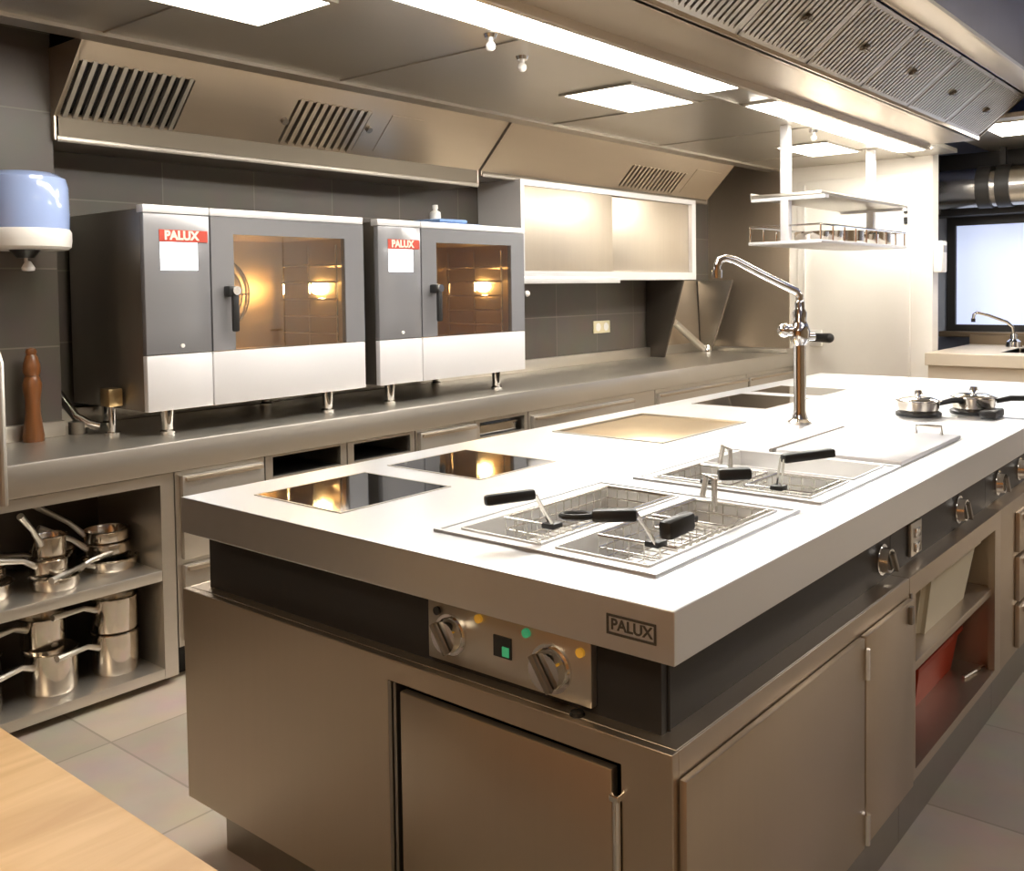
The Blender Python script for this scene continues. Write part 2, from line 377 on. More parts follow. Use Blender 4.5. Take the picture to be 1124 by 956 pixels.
# ------------------------------------------------------------------ wall hood over the ovens
HP = (2.70, 2.40); HQ = (2.95, 2.14)
def hp(x, t, d=0.0):
    n = Vector((0, -.26, -.25)).normalized()
    return Vector((x, HP[0] + (HQ[0] - HP[0]) * t, HP[1] + (HQ[1] - HP[1]) * t)) + n * d
hn = Vector((0, .26, .25))
def tval(y): return (y - HP[0]) / (HQ[0] - HP[0])
def wall_hood(x0, x1, grilles, loc, label, lipz, blank=None, y_end=2.95, latch=()):
    r = thing('wall_exhaust_hood', loc, label, 'exhaust hood', 'wall exhaust hoods')
    m = MB()
    xs = [x0] + [v for g in grilles for v in (g[0], g[1])] + [x1]
    for i in range(0, len(xs), 2):
        m.quadslab([hp(xs[i], 0), hp(xs[i + 1], 0), hp(xs[i + 1], 1), hp(xs[i], 1)], hn, .015)
    for g in grilles:
        for t0, t1 in ((0, g[2]), (g[3], 1)):
            m.quadslab([hp(g[0], t0), hp(g[1], t0), hp(g[1], t1), hp(g[0], t1)], hn, .015)
    m.build('hood_face', 'steel_hood', r)
    MB().box(x0, x1, HQ[0], HQ[0] + .02, lipz, HQ[1] + .003).build('hood_lip', 'lip', r)
    MB().box(x0, x1, HQ[0], WALL_Y, lipz - .012, lipz).box(x0, x1, HQ[0] - .006, HQ[0] + .012, lipz - .02, lipz + .004, .003).build('hood_underside', 'steel_dark', r)
    for x, nm in ((x0, 'left'), (x1, 'right')):
        MB().prism([(HP[0], HP[1]), (HQ[0], HQ[1]), (HQ[0], lipz - .012), (WALL_Y, lipz - .012), (WALL_Y, 2.40)], 'X', x - .008, x + .008).build('hood_cheek', 'steel_hood', r)
    for gi, g in enumerate(grilles):
        MB().quadslab([hp(g[0], g[2], -.05), hp(g[1], g[2], -.05), hp(g[1], g[3], -.05), hp(g[0], g[3], -.05)], hn, .01).build('grille_recess', 'dark', r)
        b = MB(); n = g[4]
        for k in range(n):
            x = g[0] + (g[1] - g[0]) * (k + .5) / n; w = (g[1] - g[0]) / n * g[5]
            b.quadslab([hp(x - w, g[2] - .02, .006), hp(x + w, g[2] - .02, .006), hp(x + w, g[3] + .02, .006), hp(x - w, g[3] + .02, .006)], hn, .02)
        b.build('slotted_filter', 'steel' if g[6] else 'steel_hood', r)
    for x, t in latch:
        MB().cyl(hp(x, t), hp(x, t, .02), .016).build('filter_latch', 'steel_dark', r)
    if blank:
        a, b_ = blank
        MB().quadslab([hp(a, .28, .004), hp(b_, .28, .004), hp(b_, .90, .004), hp(a, .90, .004)], hn, .01).build('access_panel', 'steel_hood', r)
    return r
wall_hood(.435, 2.86, [(.445, .93, tval(2.772), tval(2.943), 12, .22, True), (1.455, 1.90, tval(2.775), tval(2.937), 10, .27, False)], (1.65, 2.95, 2.05),
          'large stainless wall hood with two slotted filters above the ovens', 2.062, (2.03, 2.25), latch=[(1.43, .62), (1.925, .55)])
wall_hood(2.9, 5.60, [(4.30, 5.05, tval(2.81), tval(2.93), 15, .27, False)], (4.2, 2.95, 2.1), 'dim stainless wall hood above the white-lit wall cabinet', 2.125, (5.12, 5.5))

# ------------------------------------------------------------------ back counter
r = thing('back_worktop', (2.6, 2.8, ZC), 'long stainless steel worktop along the tiled wall carrying the ovens', 'worktop')
MB().box(-.7, .432, 2.470, 2.974, ZC - .03, ZC - .0005).box(.432, 6.18, 2.470, 3.235, ZC - .03, ZC - .0005).box(-.7, 6.18, 2.445, 2.475, ZC - .112, ZC, .006).build('counter_top', 'steel', r)
MB().box(.432, 6.18, 3.20, 3.245, ZC, ZC + .075, .004).box(-.7, .432, 2.945, 2.974, ZC, ZC + .06, .004).build('upstand', 'steel', r)

ZB = ZC - .033
# open shelf unit with the pans
r = thing('open_shelf_unit', (.1, 2.8, 0), 'open steel shelf unit full of pans under the back counter', 'shelf unit')
MB().box(.548, .602, 2.47, 2.97, .03, .79).build('side_panel', 'steel', r)
MB().box(-.70, -.65, 2.47, 2.97, .03, .79).build('side_panel', 'steel', r)
MB().box(-.65, .548, 2.94, 2.97, .06, .79).build('back_panel', 'shelf_in', r)
MB().box(-.65, .548, 2.47, 2.94, .395, .435, .003).build('shelf', 'steel', r)
MB().box(-.65, .548, 2.47, 2.94, .03, .068, .003).build('bottom_shelf', 'steel', r)
MB().box(-.65, .548, 2.465, 2.49, .752, .79).build('top_rail', 'steel', r)
MB().box(-.65, .55, 2.62, 2.95, 0, .03).build('plinth', 'dark', r)

def base_unit(x0, x1, label, fronts, name='base_cabinet', cat='cabinet', group='steel base cabinets under the back counter'):
    r = thing(name, ((x0 + x1) / 2, 2.8, 0), label, cat, group)
    holes = [f[1:] for f in fronts if f[0] == 'open']
    MB().slab_holes(x0 + .002, x1 - .002, .13, .79, 2.47, 2.49, holes, axis='Y').box(x0 + .002, x0 + .02, 2.49, 3.2, .13, .79).box(x1 - .02, x1 - .002, 2.49, 3.2, .13, .79).box(x0 + .02, x1 - .02, 3.18, 3.2, .13, .79).box(x0 + .02, x1 - .02, 2.49, 3.18, .13, .15).build('body', 'steel', r)
    MB().box(x0 + .002, x1 - .002, 2.55, 3.18, 0, .13).build('plinth', 'dark', r)
    for f in fronts:
        if f[0] == 'open':
            MB().box(f[1], f[2], 2.80, 2.82, f[3], f[4]).build('slot_back', 'dark', r)
            MB().box(f[1] - .001, f[2] + .001, 2.49, 2.81, f[3] - .012, f[3]).build('slot_shelf', 'dark', r)
        else:
            dd = MB().box(f[1], f[2], 2.445, 2.469, f[3], f[4], .003).build('drawer' if f[0] == 'drawer' else 'door', 'steel', r)
            MB().box(f[1] + .01, f[2] - .01, 2.43, 2.446, f[4] - .022, f[4] - .006, .003).build('handle_rail', 'steel_v', dd)
    return r
base_unit(.605, 1.005, 'steel base cabinet right beside the open pan shelf', [('drawer', .625, .985, .46, .775), ('door', .625, .985, .15, .44)])
base_unit(1.008, 1.435, 'steel base cabinet with the dark slot nearest the pan shelf', [('open', 1.045, 1.40, .70, .782), ('door', 1.03, 1.415, .15, .675)])
base_unit(1.438, 1.85, 'steel base cabinet with the second dark slot under the small oven', [('open', 1.475, 1.82, .70, .778), ('door', 1.46, 1.83, .15, .675)])
base_unit(1.853, 2.27, 'plain steel base cabinet between the slotted ones', [('drawer', 1.865, 2.26, .46, .78), ('door', 1.865, 2.26, .15, .44)])
base_unit(2.273, 2.70, 'steel base cabinet with an open slot behind the griddle', [('open', 2.31, 2.67, .70, .775), ('door', 2.295, 2.68, .15, .675)])
base_unit(2.703, 4.0, 'wide steel base cabinet with a long drawer rail', [('drawer', 2.72, 3.72, .60, .765), ('door', 2.72, 3.98, .15, .58)])
base_unit(4.003, 5.3, 'steel base cabinet below the tapered side panel', [('drawer', 4.02, 5.28, .60, .765), ('door', 4.02, 5.28, .15, .58)])
base_unit(5.303, 6.16, 'last steel base cabinet next to the end wall', [('drawer', 5.32, 6.14, .60, .765), ('door', 5.32, 6.14, .15, .58)])
g = thing('gastronorm_pan', (2.49, 2.6, .70), 'shallow steel container pushed into the open slot behind the griddle', 'pan')
MB().slab_holes(2.33, 2.65, 2.50, 2.78, .745, .752, [(2.345, 2.635, 2.515, 2.765)]).build('rim', 'chrome', g)
MB().box(2.345, 2.635, 2.515, 2.765, .701, .705).box(2.34, 2.346, 2.512, 2.768, .701, .746).box(2.634, 2.64, 2.512, 2.768, .701, .746).box(2.345, 2.635, 2.512, 2.518, .701, .746).box(2.345, 2.635, 2.762, 2.768, .701, .746).build('tub', 'chrome', g)

# ------------------------------------------------------------------ combi ovens
def combi_oven(x0, label):
    y0, z0, W, H, D = 2.587, 1.006, 1.08, .782, .60
    r = thing('combi_oven', (x0 + W / 2, y0 + .3, ZC), label, 'oven', 'combi ovens on the back counter')
    X = lambda v: x0 + v
    yb = y0 + .03
    # body shell: hollow
    b = MB()
    b.box(X(0.004), X(.30), yb, y0 + D, z0, z0 + H - .012, .004)
    b.box(X(.30), X(W - .004), yb, y0 + D, z0 + H - .08, z0 + H - .012)
    b.box(X(.30), X(W - .004), yb, y0 + D, z0, z0 + .17)
    b.box(X(W - .035), X(W - .004), yb, y0 + D, z0 + .17, z0 + H - .08)
    b.box(X(.30), X(W - .035), y0 + D - .02, y0 + D, z0 + .17, z0 + H - .08)
    b.build('body', 'steel_dark', r)
    # cavity lining
    c = MB()
    c.box(X(.302), X(.315), yb + .01, y0 + .56, z0 + .18, z0 + .70).box(X(W - .048), X(W - .036), yb + .01, y0 + .56, z0 + .18, z0 + .70)
    c.box(X(.315), X(W - .048), yb + .01, y0 + .56, z0 + .172, z0 + .185).box(X(.315), X(W - .048), yb + .01, y0 + .56, z0 + .69, z0 + .70).box(X(.315), X(W - .048), y0 + .545, y0 + .56, z0 + .185, z0 + .69)
    c.build('cavity', 'cavity', r)
    k = MB()
    for z in (.25, .33, .41, .49, .57):
        for xx in (.345, W - .078):
            k.tube([(X(xx), yb + .06, z0 + z), (X(xx), y0 + .52, z0 + z)], .006, 6)
    for xx in (.345, W - .078):
        for yy in (.10, .30, .50): k.tube([(X(xx), y0 + yy, z0 + .19), (X(xx), y0 + yy, z0 + .66)], .006, 6)
    k.build('rack_rails', 'chrome', r)
    fg = MB()
    for rr in (.05, .09, .13, .17): 
        fg.tube([(X(.66) + rr * math.cos(t * PI / 12), y0 + .535, z0 + .44 + rr * math.sin(t * PI / 12)) for t in range(24)], .005, 6, True)
    for t in range(6): fg.tube([(X(.66) + .02 * math.cos(t * PI / 3), y0 + .535, z0 + .44 + .02 * math.sin(t * PI / 3)), (X(.66) + .17 * math.cos(t * PI / 3), y0 + .535, z0 + .44 + .17 * math.sin(t * PI / 3))], .005, 6)
    fg.build('fan_guard', 'chrome', r)
    MB().ball((X(1.018), y0 + .262, z0 + .462), .034, (.6, 1.15, .85)).build('oven_lamp', 'oven_lamp', r)
    # left control column
    MB().box(X(0), X(.278), y0, yb, z0 + .215, z0 + .750, .003).build('control_fascia', 'oven_grey', r)
    MB().box(X(0), X(.278), y0, yb, z0, z0 + .212, .003).build('lower_panel', 'white_steel', r)
    MB().box(X(0), X(.278), y0, yb + .02, z0 + .752, z0 + H, .003).build('top_strip', 'white_steel', r)
    MB().box(X(.066), X(.222), y0 - .003, y0, z0 + .536, z0 + .642).build('display', 'screen', r)
    bd = MB().box(X(.062), X(.268), y0 - .003, y0, z0 + .645, z0 + .690).build('badge', 'red', r)
    text('PALUX', .047, Matrix.Translation((X(.155), y0 - .004, z0 + .6675)) @ Matrix.Rotation(PI / 2, 4, 'X'), 'letter', bd, 'badge_lettering', .0008, .002)
    MB().cyl((X(.148), y0, z0 + .245), (X(.148), y0 - .006, z0 + .245), .008).build('power_button', 'white', r)
    # door
    dr = MB().slab_holes(X(.285), X(W), z0 + .215, z0 + .750, y0, yb - .003, [(X(.388), X(.970), z0 + .216, z0 + .682)], axis='Y').build('door', 'oven_grey', r)
    MB().box(X(.285), X(W), y0, yb - .003, z0, z0 + .212, .003).build('door_panel', 'white_steel', dr)
    MB().box(X(.285), X(W), y0, yb - .003, z0 + .752, z0 + H, .003).build('door_strip', 'white_steel', dr)
    MB().box(X(.386), X(.972), y0 + .006, y0 + .012, z0 + .213, z0 + .684).build('window_pane', 'glass', dr)
    hd = MB().box(X(.348), X(.378), y0 - .05, y0 - .03, z0 + .29, z0 + .455, .008).box(X(.335), X(.372), y0 - .045, y0, z0 + .43, z0 + .475, .008)
    hd.build('door_handle', 'black', dr)
    MB().cyl((X(.362), y0 - .044, z0 + .455), (X(.362), y0 - .058, z0 + .455), .018).build('handle_pivot', 'chrome', dr)
    for (lx, ly) in ((.11, .06), (.90, .06), (.11, .52), (.90, .52)):
        MB().lathe([(0, ZC + .0), (.030, ZC), (.030, ZC + .012), (.022, ZC + .02), (.026, z0), (0, z0)], (X(lx), y0 + ly, 0), 20).build('leg', 'chrome', r)
    return r
combi_oven(.577, 'large grey combi oven with white-lit window at the left end of the back counter')
combi_oven(1.748, 'grey combi oven with amber glowing window beside the wall cabinet')
# service fittings under the oven side
r = thing('water_valve', (.50, 2.95, ZC), 'brass and chrome water valve at the side of the left oven', 'valve')
MB().cyl((.545, 2.80, ZC), (.545, 2.80, 1.02), .012).cyl((.545, 2.80, ZC), (.545, 2.80, ZC + .012), .03).build('stem', 'chrome', r)
MB().box(.515, .573, 2.765, 2.835, 1.02, 1.09, .006).build('valve_body', 'copper', r)
r = thing('hose_coupling', (.485, 2.96, ZC), 'chrome hose coupling lying in the corner behind the left oven', 'valve')
MB().tube([(.47, 3.08, 1.06), (.475, 3.03, 1.02), (.49, 2.98, .97), (.52, 2.93, .942), (.55, 2.90, .932)], .018, 12).build('hose', 'chrome', r)
MB().cyl((.485, 2.96, ZC), (.485, 2.96, .955), .034).build('coupling', 'steel_dark', r)
r = thing('spray_nozzle', (2.86, 2.66, 1.45), 'black spray nozzle with white tip clipped to the right side of the glowing oven', 'nozzle')
MB().box(2.823, 2.862, 2.60, 2.66, 1.395, 1.435, .006).tube([(2.855, 2.63, 1.41), (2.862, 2.63, 1.33), (2.855, 2.64, 1.26)], .010).build('grip', 'black', r)
MB().ball((2.868, 2.60, 1.425), .017).build('tip', 'white', r)
# on top of the second oven
r = thing('folded_cloth', (2.30, 2.72, 1.776), 'blue folded cloth lying on top of the glowing oven', 'cloth')
MB().box(2.20, 2.52, 2.62, 2.85, 1.7765, 1.795, .008).build('lower_fold', 'blue_cloth', r)
MB().box(2.21, 2.42, 2.63, 2.84, 1.795, 1.815, .009).build('upper_fold', 'blue_cloth', r)
r = thing('spray_bottle', (2.29, 2.76, 1.815), 'small white bottle standing on the blue cloth on the oven', 'bottle')
MB().lathe([(0, 1.815), (.028, 1.815), (.030, 1.83), (.028, 1.855), (.012, 1.865), (.012, 1.875), (0, 1.875)], (2.29, 2.74, 0), 20).build('bottle_body', 'white', r)
MB().lathe([(0, 1.874), (.015, 1.874), (.014, 1.893), (0, 1.895)], (2.29, 2.74, 0), 16).build('cap', 'white', r)

# ------------------------------------------------------------------ wall cabinet
r = thing('wall_cabinet', (4.25, 3.1, 1.505), 'stainless wall cabinet with two sliding doors above the dark tiles', 'cabinet')
cx0, cx1, cz0, cz1, cy0 = 3.19, 5.33, 1.505, 2.115, 2.90
MB().slab_holes(cx0, cx1, cz0, cz1, cy0, cy0 + .03, [(cx0 + .035, cx1 - .06, cz0 + .055, cz1 - .035)], axis='Y').box(cx0, cx0 + .02, cy0 + .03, 3.245, cz0, cz1).box(cx1 - .02, cx1, cy0 + .03, 3.245, cz0, cz1).box(cx0 + .02, cx1 - .02, cy0 + .03, 3.245, cz1 - .02, cz1).box(cx0 + .02, cx1 - .02, cy0 + .03, 3.245, cz0, cz0 + .02).box(cx0 + .02, cx1 - .02, 3.22, 3.245, cz0 + .02, cz1 - .02).build('body', 'white_steel', r)
MB().box(cx0 + .036, 4.19, cy0 + .008, cy0 + .026, cz0 + .056, cz1 - .036, .003).build('sliding_door', 'cabinet_door', r)
MB().box(4.165, cx1 - .061, cy0 + .03, cy0 + .048, cz0 + .056, cz1 - .036, .003).build('sliding_door', 'cabinet_door', r)
MB().box(cx0, 4.25, cy0 - .012, cy0 + .004, cz0 - .022, cz0 + .02, .004).build('lower_rail', 'white_steel', r)

r = thing('wall_socket', (4.53, WALL_Y, 1.165), 'ivory double socket on the dark tiled wall under the cabinet', 'socket')
MB().box(4.43, 4.64, WALL_Y - .010, WALL_Y, 1.12, 1.21, .003).build('plate', 'socket', r)
for sx in (4.485, 4.585): MB().cyl((sx, WALL_Y - .010, 1.165), (sx, WALL_Y - .013, 1.165), .030).build('outlet', 'white', r)

# tapered sheet-steel cheeks, ledge and bar by the end wall
def cheek(x, pts, label, m='steel_hood'):
    o = MB().prism(pts, 'X', x - .012, x + .012, .002).build('side_splash_panel', m); tag(o, label, 'splash panel', 'tapered splash panels')
cheek(5.15, [(3.235, ZC), (3.08, ZC), (2.905, 1.503), (3.235, 1.503)], 'tapered dark steel splash panel below the wall cabinet\'s right end', 'shelf_in')
cheek(5.95, [(3.235, ZC), (3.10, ZC), (2.90, 1.50), (3.235, 1.50)], 'tapered steel splash panel nearest the end wall', 'steel_dark')
r = thing('waste_chute', (5.55, 3.1, ZC), 'sloping stainless chute between the tapered splash panels', 'chute')
MB().quadslab([(5.17, 3.20, ZC + .002), (5.93, 3.20, ZC + .002), (5.93, 3.23, 1.50), (5.17, 3.23, 1.50)], (0, 1, 0), .01).build('back_plate', 'steel_hood', r)
MB().tube([(5.40, 3.14, 1.17), (5.80, 3.10, ZC + .03)], .030, 12).build('chute_bar', 'steel', r)
MB().lathe([(0, 0), (.035, 0), (.035, .03), (.02, .06), (0, .06)], (5.82, 3.07, ZC), 18).build('bar_foot', 'chrome', r)
o = MB().box(6.0, 6.183, 2.46, 3.23, ZC + .001, ZC + .03, .004).build('drainer_ledge', 'steel'); tag(o, 'low steel ledge along the end wall on the back counter', 'ledge')
# ------------------------------------------------------------------ dispenser, mill, end screen at the left
DX, DY, DZ = .237, 2.80, 1.45
def dsc(p): return [(a * .952, DZ + (b - 1.45) * .952) for a, b in p]
r = thing('paper_roll_dispenser', (DX, DY, 1.62), 'round blue and white paper roll dispenser on the wall left of the ovens', 'dispenser')
MB().lathe(dsc([(.125, 1.70), (.158, 1.70), (.160, 1.76), (.158, 1.86), (.150, 1.893), (.120, 1.912), (.06, 1.92), (0, 1.922)]), (DX, DY, 0), 40).build('cover', 'blue', r)
MB().lathe(dsc([(0, 1.625), (.15, 1.625), (.162, 1.635), (.165, 1.66), (.165, 1.69), (.158, 1.702), (0, 1.702)]), (DX, DY, 0), 40).build('base', 'white', r)
MB().lathe(dsc([(0, 1.595), (.03, 1.595), (.055, 1.625), (0, 1.626)]), (DX, DY, 0), 24).build('outlet', 'black', r)
MB().cyl((DX + .003, DY, 1.593), (DX + .003, DY, 1.57), .006).lathe(dsc([(0, 1.545), (.022, 1.547), (.024, 1.558), (.010, 1.582), (0, 1.585)]), (DX + .01, DY, 0), 14).build('paper_tail', 'paper', r)
MB().box(DX - .06, DX + .06, 2.87, 2.976, 1.65, 1.86, .006).build('wall_bracket', 'white', r)
r = thing('pepper_mill', (.292, 2.905, ZC), 'turned brown wooden pepper mill on the back counter by the oven', 'pepper mill')
c0 = (.292, 2.905, ZC)
MB().lathe([(0, 0), (.036, 0), (.038, .02), (.034, .05), (.027, .10), (.026, .15), (.032, .19), (.034, .215), (.028, .235), (.024, .245), (0, .245)], c0, 28).build('mill_body', 'mill', r)
MB().lathe([(0, .244), (.025, .246), (.031, .262), (.030, .285), (.022, .315), (.017, .325), (.020, .335), (.016, .347), (0, .352)], c0, 28).build('mill_head', 'mill', r)
r = thing('counter_end_screen', (-.06, 2.40, ZC), 'narrow dark steel screen with rounded top fixed at the counter\'s left edge', 'screen')
pr = [(2.36, .80), (2.443, .80), (2.443, ZC + .001), (2.9, ZC + .001), (2.9, 1.27), (2.39, 1.27), (2.37, 1.26), (2.36, 1.24)]
MB().prism(pr, 'X', -.06, -.035, .003).build('panel', 'steel_dark', r)
MB().tube([(-.045, 2.352, .80), (-.045, 2.352, 1.245), (-.045, 2.368, 1.272), (-.045, 2.42, 1.28), (-.045, 2.9, 1.28)], .012, 10).build('edge_tube', 'steel', r)

# ------------------------------------------------------------------ pans on the shelves
def saucepan(x, y, z, rad, h, ang, hl, label, tilt=.25, nm='saucepan'):
    r = thing(nm, (x, y, z), label, 'pan', 'pans on the open shelves')
    w = .004
    MB().lathe([(0, 0), (rad * .94, 0), (rad, .012), (rad, h - .004), (rad + .006, h), (rad, h + .002), (rad - w, h - .004), (rad - w, .014), (rad * .9, .006), (0, .006)], (x, y, z), 36).build('pot', 'pan_steel', r)
    ca, sa = math.cos(ang), math.sin(ang); zz = z + h * .72
    P = [(x + ca * (rad - .003), y + sa * (rad - .003), zz), (x + ca * (rad + .05), y + sa * (rad + .05), zz + .02 + .05 * tilt), (x + ca * (rad + hl * .6), y + sa * (rad + hl * .6), zz + .02 + hl * .6 * tilt), (x + ca * (rad + hl), y + sa * (rad + hl), zz + .02 + hl * tilt)]
    MB().tube(P, [.012, .009, .010, .012], 10).build('handle', 'steel', r)
    return r
A = PI + .35      # handles point towards the left front
S0, S1 = .068, .435
# lower shelf
saucepan(.435, 2.62, S0, .082, .148, A, .19, 'tall steel saucepan at the bottom of the right pair on the lower shelf', .05)
saucepan(.435, 2.62, S0 + .151, .082, .128, A - .1, .18, 'steel saucepan stacked on the tall one at the lower shelf\'s right end', .05)
saucepan(.205, 2.63, S0, .088, .145, A + .1, .20, 'wide steel saucepan carrying another one, middle of the lower shelf', .02)
saucepan(.195, 2.66, S0 + .148, .074, .11, A, .20, 'smaller steel saucepan on top of the wide one on the lower shelf', .02)
saucepan(-.075, 2.60, S0, .095, .20, PI, .15, 'tall steel pot cut by the photo\'s left edge on the lower shelf', .05)
# upper shelf
saucepan(.455, 2.68, S1, .098, .040, A + .15, .23, 'low steel saute pan under two saucepans on the upper shelf', -.02)
saucepan(.452, 2.69, S1 + .043, .080, .052, A - .35, .17, 'middle saucepan of the right stack on the upper shelf', .55)
saucepan(.450, 2.69, S1 + .098, .078, .044, A - .6, .18, 'topmost saucepan of the right stack on the upper shelf', .70)
saucepan(.215, 2.60, S1, .080, .042, .1, .18, 'low steel pan at the bottom of the left stack on the upper shelf', .12)
saucepan(.205, 2.62, S1 + .045, .062, .055, A, .18, 'small saucepan in the middle of the left stack on the upper shelf', .25)
saucepan(.212, 2.63, S1 + .103, .055, .075, A + .3, .12, 'small deep saucepan on top of the left stack on the upper shelf', .9)
saucepan(.005, 2.66, S1, .085, .05, A, .16, 'dim steel pan at the left edge of the upper shelf', .2)
saucepan(.000, 2.67, S1 + .053, .075, .05, A - .8, .2, 'dim saucepan with raised handle on the leftmost upper shelf pan', .6)
saucepan(.32, 2.845, S1, .08, .07, A, .2, 'steel saucepan standing at the back of the upper shelf', .2)

# ------------------------------------------------------------------ island worktop
IW, IL = 1.417, 4.10
T = .089
r = thing('island_worktop', (2.0, .7, ZI), 'thick stainless steel island worktop with built in hobs and fryers', 'worktop')
HOBS = [(.128, .485, .952, 1.275), (.606, .932, .950, 1.30), (2.40, 2.86, .965, 1.30), (2.98, 3.30, .965, 1.30)]
GRID = (1.405, 1.985, .86, 1.30)
F1 = (.134, .755, .115, .66); F2 = (.850, 1.415, .105, .62)
W1 = [(.175, .715, .155, .365), (.175, .715, .405, .615)]
W2 = [(.885, 1.13, .145, .575), (1.16, 1.385, .145, .575)]
holes = [(h[0], h[1], h[2], h[3]) for h in HOBS + [GRID] + W1 + W2]
MB().slab_holes(0, IL, 0, IW, ZI - T, ZI, holes).build('slab', 'steel_top', r, bevel=.006)
for h in HOBS:
    hb = MB().box(h[0], h[1], h[2], h[3], ZI - .02, ZI + .0015).build('hob_glass', 'hob', r)
    MB().slab_holes(h[0] - .006, h[1] + .006, h[2] - .006, h[3] + .006, ZI - .004, ZI + .002, [(h[0], h[1], h[2], h[3])]).build('hob_frame', 'steel', hb)
gp = MB().box(GRID[0] + .004, GRID[1] - .004, GRID[2] + .004, GRID[3] - .004, ZI - .02, ZI - .002, .002).build('griddle_plate', 'griddle', r)
MB().slab_holes(GRID[0] - .008, GRID[1] + .008, GRID[2] - .008, GRID[3] + .008, ZI - .006, ZI + .004, [GRID]).build('griddle_frame', 'steel', gp)
for F, WW in ((F1, W1), (F2, W2)):
    fr = MB().slab_holes(F[0], F[1], F[2], F[3], ZI, ZI + .003, WW)
    fr.slab_holes(F[0], F[1], F[2], F[3], ZI + .002, ZI + .006, [(F[0] + .01, F[1] - .01, F[2] + .01, F[3] - .01)])
    fo = fr.build('fryer_surround', 'steel_top', r)
    for w in WW:
        t = MB(); z0 = ZI - .052
        t.box(w[0], w[1], w[2], w[3], z0 - .004, z0).box(w[0] - .003, w[0] + .001, w[2], w[3], z0, ZI + .007).box(w[1] - .001, w[1] + .003, w[2], w[3], z0, ZI + .007).box(w[0], w[1], w[2] - .003, w[2] + .001, z0, ZI + .007).box(w[0], w[1], w[3] - .001, w[3] + .003, z0, ZI + .007)
        t.build('well', 'well', fo)
lid = MB().box(1.44, 2.03, .11, .485, ZI, ZI + .014, .005).build('bain_marie_lid', 'white_steel', r)
MB().tube([(1.99, .16, ZI + .013), (1.99, .16, ZI + .04), (1.99, .24, ZI + .04), (1.99, .24, ZI + .013)], .006).build('lid_handle', 'chrome', lid)
MB().tube([(1.44, .50, ZI + .006), (2.03, .50, ZI + .006)], .007).build('lid_rail', 'steel_dark', lid)
# engraved badge on the front edge
bd = MB().slab_holes(.0, .095, 0, .034, -.0015, .0, [(.004, .091, .004, .030)])
bmesh.ops.transform(bd.bm, matrix=Matrix.Translation((0, .128, ZI - .062)) @ Matrix(((0, 0, 1, 0), (-1, 0, 0, 0), (0, 1, 0, 0), (0, 0, 0, 1))), verts=bd.bm.verts)
bd = bd.build('badge', 'engrave', r)
text('PALUX', .026, Matrix.Translation((-.0006, .080, ZI - .045)) @ Matrix(((0, 0, -1, 0), (-1, 0, 0, 0), (0, 1, 0, 0), (0, 0, 0, 1))), 'engrave', bd, 'badge_lettering', .0006, .0005)

# ------------------------------------------------------------------ island base cabinets
ZT, ZU = .70, .158          # top and underside of the cabinet bodies
BX, BY = .013, .013
def band(x0, x1, parent, y1=1.392):
    return MB().box(x0, x1, .062, y1, ZT, ZI - T).build('recessed_band', 'band', parent)
r = thing('island_end_cabinet', (.6, .7, 0), 'brushed steel end cabinet of the island with front door and control panel', 'cabinet')
b = MB()
# front face with the door opening
b.slab_holes(BY, 1.441, ZU, ZT, BX, BX + .02, [(.112, .680, .19, .655)], axis='X')
b.box(BX + .02, 1.195, BY, BY + .004, ZU, ZT).box(BX + .02, 1.195, 1.437, 1.441, ZU, ZT).box(BX + .02, 1.195, BY + .004, 1.437, ZU, ZU + .02).box(BX + .02, 1.195, BY + .004, 1.437, ZT - .004, ZT)
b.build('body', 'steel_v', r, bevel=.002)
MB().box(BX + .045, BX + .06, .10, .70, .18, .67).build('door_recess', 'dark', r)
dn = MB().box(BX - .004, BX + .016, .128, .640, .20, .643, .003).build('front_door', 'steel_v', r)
MB().box(BX - .001, BX + .03, .654, .662, .19, .655).box(BX - .001, BX + .03, .668, .678, .19, .655).build('door_jamb', 'steel_dark', dn)
MB().cyl((BX - .008, .116, .44), (BX - .008, .116, .60), .007).box(BX - .016, BX + .01, .108, .126, .595, .607, .002).build('door_hinge', 'chrome', dn)
# side doors
for x0, x1 in ((.03, .832), (.842, 1.178)):
    s = MB().box(x0, x1, BY - .016, BY - .002, .172, .655, .002).build('side_door', 'steel_v', r)
    if x0 > .5:
        for z in (.215, .595): MB().cyl((.837, BY - .018, z - .035), (.837, BY - .018, z + .035), .008, n=14).build('hinge', 'chrome', s)
        MB().box(1.135, 1.155, BY - .026, BY - .014, .60, .645, .003).build('pull', 'steel_dark', s)
band(.062, 1.195, r)
MB().cyl((.085, .0622, ZT), (.085, .0622, ZI - T), .004, n=10).build('band_seam', 'black', r)
MB().box(.09, 1.195, .04, 1.392, 0, ZU).build('plinth', 'steel_dark', r)
# front control panel
cp = MB().box(.044, .062, .192, .590, .716, .838, .002).build('control_panel', 'steel', r)
def knob(x, y, z, d, parent, rad=.034, name='knob'):
    d = Vector(d); p = Vector((x, y, z))
    o = MB().cyl(p, p + d * .006, rad * 1.18, n=32).cyl(p + d * .006, p + d * .026, rad, rad * .90, 32).build(name, 'chrome', parent)
    g = MB(); s = d.cross(Vector((0, 0, 1)))
    q = p + d * .034
    g.box(-.006, .006, -.006, .006, -rad * .95, rad * .95, .002)
    bmesh.ops.transform(g.bm, matrix=Matrix.Translation(q) @ Matrix.Rotation(.6, 4, d), verts=g.bm.verts)
    g.build('knob_grip', 'steel_dark', o)
knob(.044, .526, .775, (-1, 0, 0), cp); knob(.044, .278, .768, (-1, 0, 0), cp, .038)
MB().box(.041, .045, .372, .415, .760, .800).build('display_window', 'black', cp)
